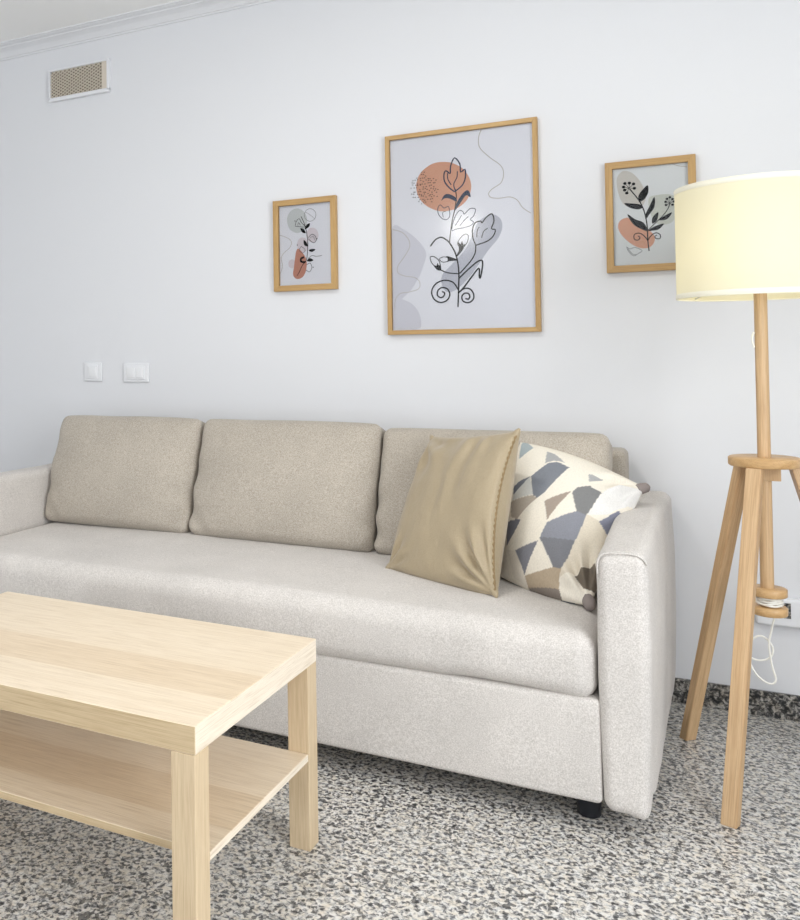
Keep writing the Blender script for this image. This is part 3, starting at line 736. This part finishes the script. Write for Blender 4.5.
ART_SMALL=[
('f','greyblob',0,1,[(135.5,263),(131.5,246),(122.5,231),(109.5,222),(93.5,220),(78.5,225),(64.5,236),(56.5,252),(53.5,270),(56.5,288),(65.5,302),(79.5,311),(95.5,313),(110.5,308),(123.5,297),(132.5,281)]),
('f','pink',0,1,[(180.5,206),(177.5,194),(170.5,184),(160.5,179),(150.5,180),(140.5,186),(133.5,197),(131.5,209),(134.5,221),(141.5,231),(151.5,235),(161.5,234),(171.5,228),(177.5,218)]),
('f','pink',0,1,[(138.5,171),(136.5,159),(129.5,149),(120.5,145),(110.5,145),(101.5,151),(95.5,162),(92.5,174),(95.5,186),(101.5,196),(111.5,201),(121.5,200),(130.5,194),(136.5,183)]),
('f','pink',0,1,[(85.5,103),(83.5,95),(78.5,89),(71.5,87),(63.5,90),(58.5,96),(56.5,105),(58.5,114),(64.5,119),(71.5,121),(78.5,119),(83.5,112)]),
('f','peach2',0,1,[(97.5,160),(114.5,144),(130.5,115),(128.5,77),(114.5,52),(91.5,45),(75.5,61),(79.5,94),(84.5,127),(89.5,151)]),
('l','thin',0.8,1,[(171.5,281),(168.5,271),(162.5,264),(152.5,260),(142.5,261),(133.5,266),(126.5,275),(124.5,285),(127.5,295),(133.5,303),(143.5,307),(153.5,306),(162.5,301),(169.5,292),(171.5,281)]),
('l','thin',0.6,1,[(128.5,297),(148.5,283),(165.5,268)]),
('l','ink',1.3,1,[(111.5,281),(127.5,243),(135.5,199),(136.5,162),(130.5,115),(114.5,97),(99.5,69),(91.5,58)]),
('f','ink',0,1,[(125.5,231),(133.5,248),(146.5,252),(142.5,239)]),
('f','ink',0,1,[(107.5,236),(120.5,233),(129.5,217),(115.5,220)]),
('f','ink',0,1,[(120.5,191),(131.5,182),(136.5,166),(122.5,172)]),
('f','ink',0,1,[(140.5,150),(151.5,155),(167.5,152),(153.5,144)]),
('l','ink',4,1,[(121.5,126),(109.5,122),(109.5,110),(126.5,107)]),
('f','ink',0,1,[(132.5,111),(143.5,121),(158.5,113),(147.5,108)]),
('l','ink',1,0,[(86.5,246),(91.5,264),(103.5,273),(112.5,258),(126.5,240),(86.5,246)]),
('l','ink',0.8,0,[(97.5,247),(100.5,259),(108.5,247)]),
('l','ink',1,0,[(139.5,197),(152.5,210),(166.5,204),(171.5,187),(159.5,178),(139.5,194)]),
('l','ink',0.8,0,[(146.5,196),(159.5,202),(164.5,188)]),
('l','ink',0.8,0,[(110.5,168),(102.5,154),(115.5,142),(126.5,153),(110.5,168)]),
('l','ink',0.9,0,[(130.5,96),(145.5,102),(152.5,85),(142.5,69),(128.5,77)]),
('d','ink',2,0,[(86.5,266),(94.5,174),(174.5,192),(157.5,86)]),
('l','beige',0.8,1,[(18.5,218),(49.5,206),(69.5,190),(64.5,167),(38.5,147),(27.5,126),(32.5,97),(22.5,69)]),
('l','thin',1,1,[(137.5,119),(153.5,130),(170.5,126),(193.5,128)]),
]
ART_RIGHT=[
('f','beigeblob',0,1,[(32.5,289),(37.5,311),(52.5,323),(72.5,318),(90.5,301),(107.5,270),(115.5,235),(104.5,207),(76.5,203),(50.5,219),(37.5,252)]),
('f','greenblob',0,1,[(122.5,226),(152.5,238),(191.5,232),(202.5,196),(190.5,153),(158.5,143),(133.5,163)]),
('f','peach',0,1,[(34.5,153),(43.5,168),(63.5,173),(91.5,157),(119.5,133),(136.5,111),(136.5,91),(122.5,75),(98.5,74),(74.5,87),(50.5,111),(36.5,135)]),
('l','ink',1.8,1,[(121.5,64),(118.5,97),(117.5,142),(110.5,187),(96.5,224),(69.5,265)]),
('f','ink',0,0,[(96.5,222),(94.5,240),(105.5,257),(121.5,271),(122.5,248),(112.5,229),(100.5,221)]),
('f','ink',0,0,[(53.5,220),(72.5,218),(96.5,213),(106.5,203),(92.5,197),(68.5,205)]),
('f','ink',0,0,[(113.5,163),(114.5,182),(124.5,203),(139.5,233),(139.5,202),(124.5,179)]),
('f','ink',0,0,[(61.5,185),(83.5,167),(107.5,154),(118.5,127),(99.5,135),(77.5,152)]),
('f','ink',0,0,[(132.5,149),(132.5,167),(149.5,184),(145.5,159)]),
('f','ink',0,0,[(149.5,160),(163.5,169),(187.5,180),(175.5,161),(159.5,157)]),
('f','ink',0,0,[(120.5,127),(134.5,138),(164.5,147),(150.5,130),(134.5,127)]),
('l','ink',1.3,1,[(118.5,128),(143.5,153),(163.5,173),(177.5,194),(181.5,209)]),
('d','ink',4.8,0,[(56.5,283),(69.5,283),(81.5,279),(52.5,272),(83.5,265),(55.5,262),(61.5,252)]),
('d','ink',3.7,0,[(182.5,227),(174.5,223),(189.5,221),(170.5,214),(193.5,213),(171.5,204),(189.5,203)]),
('l','ink',1.4,1,[(118.5,97),(106.5,114),(93.5,122),(80.5,118),(80.5,104),(90.5,100),(96.5,108),(90.5,113)]),
('l','ink',1.4,1,[(118.5,97),(128.5,112),(142.5,119),(153.5,112),(152.5,101),(142.5,101),(138.5,108),(144.5,112)]),
('l','thin',0.8,1,[(57.5,81),(67.5,74),(82.5,77),(101.5,66),(89.5,57),(77.5,51),(63.5,65),(57.5,81)]),
('l','thin',0.8,1,[(61.5,74),(73.5,58),(85.5,54)]),
('l','beige',1,1,[(188.5,333),(205.5,323),(232.5,316)]),
('l','ink',0.7,0,[(68.5,267),(56.5,283)]),
('l','ink',0.7,0,[(68.5,267),(69.5,283)]),
('l','ink',0.7,0,[(68.5,267),(81.5,279)]),
('l','ink',0.7,0,[(68.5,267),(52.5,272)]),
('l','ink',0.7,0,[(68.5,267),(83.5,265)]),
('l','ink',0.7,0,[(68.5,267),(55.5,262)]),
('l','ink',0.7,0,[(68.5,267),(61.5,252)]),
('l','ink',0.6,0,[(181.5,208),(182.5,227)]),
('l','ink',0.6,0,[(181.5,208),(174.5,223)]),
('l','ink',0.6,0,[(181.5,208),(189.5,221)]),
('l','ink',0.6,0,[(181.5,208),(170.5,214)]),
('l','ink',0.6,0,[(181.5,208),(193.5,213)]),
('l','ink',0.6,0,[(181.5,208),(171.5,204)]),
('l','ink',0.6,0,[(181.5,208),(189.5,203)]),
]

def ribbon(bm, pts, w, y, mi):
    pts = [Vector((p[0], 0, p[1])) for p in pts]; L = []; Rr = []; N_ = len(pts)
    closed = (pts[0]-pts[-1]).length < .0015
    for i, p in enumerate(pts):
        d = (pts[min(i+1, N_-1)] - pts[max(i-1, 0)])
        if closed and i in (0, N_-1): d = pts[1]-pts[-2]
        if d.length < 1e-9: d = Vector((1, 0, 0))
        d.normalize(); nn = Vector((-d.z, 0, d.x))*w/2
        L.append(bm.verts.new((p.x+nn.x, y, p.z+nn.z))); Rr.append(bm.verts.new((p.x-nn.x, y, p.z-nn.z)))
    for i in range(N_-1):
        bm.faces.new((L[i], L[i+1], Rr[i+1], Rr[i])).material_index = mi
def picture(x0, z0, w, h, bar, art, paper, label, dep=.022):
    root = empty('framed_print', (x0+w/2, 0, z0), label, 'picture', 'framed botanical prints on the wall')
    base = Vector((x0, 0, z0))
    # mitred frame rails, each a bar of its own
    y0, y1 = -dep, -.001
    fr = bmesh.new()
    def bar_(a, b, c, d, m_i):
        vs = []
        for (px, pz) in (a, b, c, d): vs.append((fr.verts.new((px, y0, pz)), fr.verts.new((px, y1, pz))))
        fc = [fr.faces.new([v[0] for v in vs]), fr.faces.new([v[1] for v in vs][::-1])]
        for i in range(4): fc.append(fr.faces.new((vs[i][0], vs[i][1], vs[(i+1) % 4][1], vs[(i+1) % 4][0])))
        for f in fc: f.material_index = m_i
    bar_((0, 0), (w, 0), (w-bar, bar), (bar, bar), 1); bar_((0, h), (bar, h-bar), (w-bar, h-bar), (w, h), 1)
    bar_((0, 0), (bar, bar), (bar, h-bar), (0, h), 0); bar_((w, 0), (w, h), (w-bar, h-bar), (w-bar, bar), 0)
    bmesh.ops.bevel(fr, geom=[e for e in fr.edges if all(abs(v.co.y-y0) < 1e-6 for v in e.verts)], offset=.0012, segments=2, affect='EDGES')
    obj('frame', fr, [m_frame_v, m_frame_h], root, base, smooth=False)
    # the printed sheet: paper and its flat inked shapes
    bm = bmesh.new(); mats = [paper] + list(m_art.values()); names = list(m_art.keys())
    box(bm, bar-.002, w-bar+.002, -.0075, -.004, bar-.002, h-bar+.002)
    def clip(p): return (min(max(p[0], bar-.001), w-bar+.001), min(max(p[1], bar-.001), h-bar+.001))
    y = -.0075
    for kind, col, wd, sm, pts in art:
        mi = 1+names.index(col); y -= .00006
        P_ = [(a/1000, b/1000) for a, b in pts]
        if kind == 'd':
            for a, b in P_:
                vs = [bm.verts.new((a+wd/1000*math.cos(t*PI/4)*1.1, y, b+wd/1000*math.sin(t*PI/4))) for t in range(8)]
                bm.faces.new(vs).material_index = mi
            continue
        V = [Vector((a, b, 0)) for a, b in P_]
        if kind == 'f':
            S = smooth_path(V, 5, True) if sm else smooth_path(V, 3, True)
            vs = [bm.verts.new((*[clip((p.x, p.y))[0]], y, clip((p.x, p.y))[1])) for p in S]
            f = bm.faces.new(vs); f.material_index = mi
            bmesh.ops.triangulate(bm, faces=[f], ngon_method='EAR_CLIP')
        else:
            S = smooth_path(V, 6) if sm else smooth_path(V, 3)
            ribbon(bm, [clip((p.x, p.y)) for p in S], wd/1000*1.9, y, mi)
    obj('print', bm, mats, root, base, smooth=False)
    obj('glass', B(bar-.002, w-bar+.002, -.0125, -.0105, bar-.002, h-bar+.002), m_glass, root, base, smooth=False)
obj_keep = False
picture(.595, 1.1515, .518, .713, .0155, ART_BIG, m_print, 'largest framed botanical line print with a peach disc, centred above the sofa')
picture(.150, 1.326, .254, .347, .0215, ART_SMALL, m_print, 'smallest framed print with a peach blob and thin sprig, left of the large print')
picture(1.316, 1.334, .255, .352, .0215, ART_RIGHT, m_print_grey, 'framed print of black leafy stem with berries, partly behind the lamp shade')

# ================================================================ WALL FITTINGS
def rounded_plate(w, h, d, r=.008):
    return soft(w/2, d/2, h/2, min(r, d/2*.98), .02, None, 3)
def switch(x0, x1, z0, z1, label, double):
    w, h = x1-x0, z1-z0
    root = empty('light_switch', ((x0+x1)/2, 0, (z0+z1)/2), label, 'light switch', 'wall switches above the sofa')
    c = Vector(((x0+x1)/2, 0, (z0+z1)/2))
    bm = soft(w/2, .0045, h/2, .004, .02, None, 3)
    obj('plate', bm, m_white, root, c+Vector((0, -.0045, 0)))
    if not double:
        obj('surround', soft(w*.30, .002, h*.36, .0018, .02, None, 2), m_white, root, c+Vector((0, -.0100, 0)))
        obj('rocker', soft(w*.22, .0025, h*.27, .002, .02, None, 2), m_white2, root, c+Vector((.002, -.0125, 0)), (math.radians(4), 0, 0))
    else:
        obj('surround', soft(w*.36, .002, h*.36, .0018, .02, None, 2), m_white, root, c+Vector((0, -.0100, 0)))
        obj('rocker', soft(w*.165, .0025, h*.27, .002, .02, None, 2), m_white2, root, c+Vector((-w*.17, -.0125, 0)), (math.radians(4), 0, 0))
        obj('rocker', soft(w*.13, .0025, h*.27, .002, .02, None, 2), m_white2, root, c+Vector((w*.17, -.0122, 0)), (math.radians(-3), 0, 0))
switch(-.760, -.668, .980, 1.062, 'narrower white wall switch on the left, one square rocker', False)
switch(-.556, -.430, .977, 1.058, 'wider white wall switch on the right, rocker beside a second insert', True)

# ventilation grille
VX0, VX1, VZ0, VZ1 = -.930, -.608, 2.215, 2.358
vent = empty('air_vent', ((VX0+VX1)/2, 0, (VZ0+VZ1)/2), 'white framed beige air vent grille high on the wall at the left', 'vent')
c = Vector(((VX0+VX1)/2, 0, (VZ0+VZ1)/2)); w, h = VX1-VX0, VZ1-VZ0
bm = bmesh.new(); t = .010
box(bm, -w/2, w/2, -.020, -.0005, -h/2, -h/2+t+.006, .002, 2); box(bm, -w/2, w/2, -.020, -.0005, h/2-t, h/2, .002, 2)
box(bm, -w/2, -w/2+t*.6, -.020, -.0005, -h/2+t, h/2-t); box(bm, w/2-t, w/2, -.020, -.0005, -h/2+t, h/2-t)
obj('frame', bm, m_white, vent, c, smooth=False)
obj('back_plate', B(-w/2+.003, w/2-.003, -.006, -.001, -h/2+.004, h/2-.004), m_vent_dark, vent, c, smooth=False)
obj('side_panel', B(w/2-.038, w/2-t+.001, -.016, -.005, -h/2+t, h/2-t), mat('pale_vent_panel', (206, 196, 182), .6), vent, c, smooth=False, label='plain pale strip at the right end')
bm = bmesh.new()                                    # woven lattice of diagonal slats
gx0, gx1, gz0, gz1 = -w/2+t*.6, w/2-.038, -h/2+t, h/2-t
def slat(x, z, dx, dz, y):
    # clip the diagonal to the opening
    t0, t1 = -1.0, 1.0
    ts = []
    for k in range(-400, 401):
        s = k/1000; px, pz = x+dx*s, z+dz*s
        if gx0 <= px <= gx1 and gz0 <= pz <= gz1: ts.append(s)
    if len(ts) < 8: return
    a, b = ts[0], ts[-1]; p, q = Vector((x+dx*a, y, z+dz*a)), Vector((x+dx*b, y, z+dz*b))
    tube(bm, [p, q], .0027, 4)
k = -.4
while k < .4:
    slat(k, 0, .87, .5, -.0125); slat(k, 0, .87, -.5, -.0105); k += .024
obj('lattice', bm, m_vent, vent, c, smooth=False)

# socket box low on the wall behind the lamp
sock = empty('wall_socket', (1.80, 0, .275), 'white wall socket box with speckled grey patch low behind the floor lamp', 'socket')
bm = soft(.105, .014, .041, .008, .02, None, 4)
obj('plate', bm, m_white, sock, (1.806, -.0145, .314))
obj('insert', B(-.0085, .0085, -.0015, .0015, -.022, .022), m_skirt, sock, (1.779, -.0290, .322), smooth=False, label='speckled grey patch')  # small speckled block set on the plate face
obj('outlet', soft(.024, .003, .024, .0028, .02, None, 2), m_white2, sock, (1.865, -.0300, .311))

# ================================================================ OTHER LAMPS OF THE ROOM (behind / above the view)
cl = empty('ceiling_light', (.55, -1.55, CZ), 'round white ceiling light above the coffee table', 'ceiling light')
bm = bmesh.new(); lathe(bm, [(.10, CZ), (.11, CZ-.005), (.11, CZ-.03), (.09, CZ-.034)], 40); obj('housing', bm, m_white, cl, (.55, -1.55, 0), sharp=40)
bm = bmesh.new(); lathe(bm, [(.085, CZ-.0345), (.08, CZ-.038)], 40); obj('diffuser', bm, m_downlight, cl, (.55, -1.55, 0), label='glowing diffuser')
pl = empty('pendant_lamp', (-.27, -4.85, CZ), 'small glowing globe pendant at the rear of the room', 'pendant lamp')
bm = bmesh.new(); tube(bm, [(0, 0, CZ), (0, 0, 2.27)], .004, 8); obj('cable', bm, m_cord, pl, (-.27, -4.85, 0))
bm = bmesh.new(); bmesh.ops.create_uvsphere(bm, u_segments=24, v_segments=14, radius=.11); obj('globe', bm, m_globe, pl, (-.27, -4.85, 2.16), label='glowing globe')
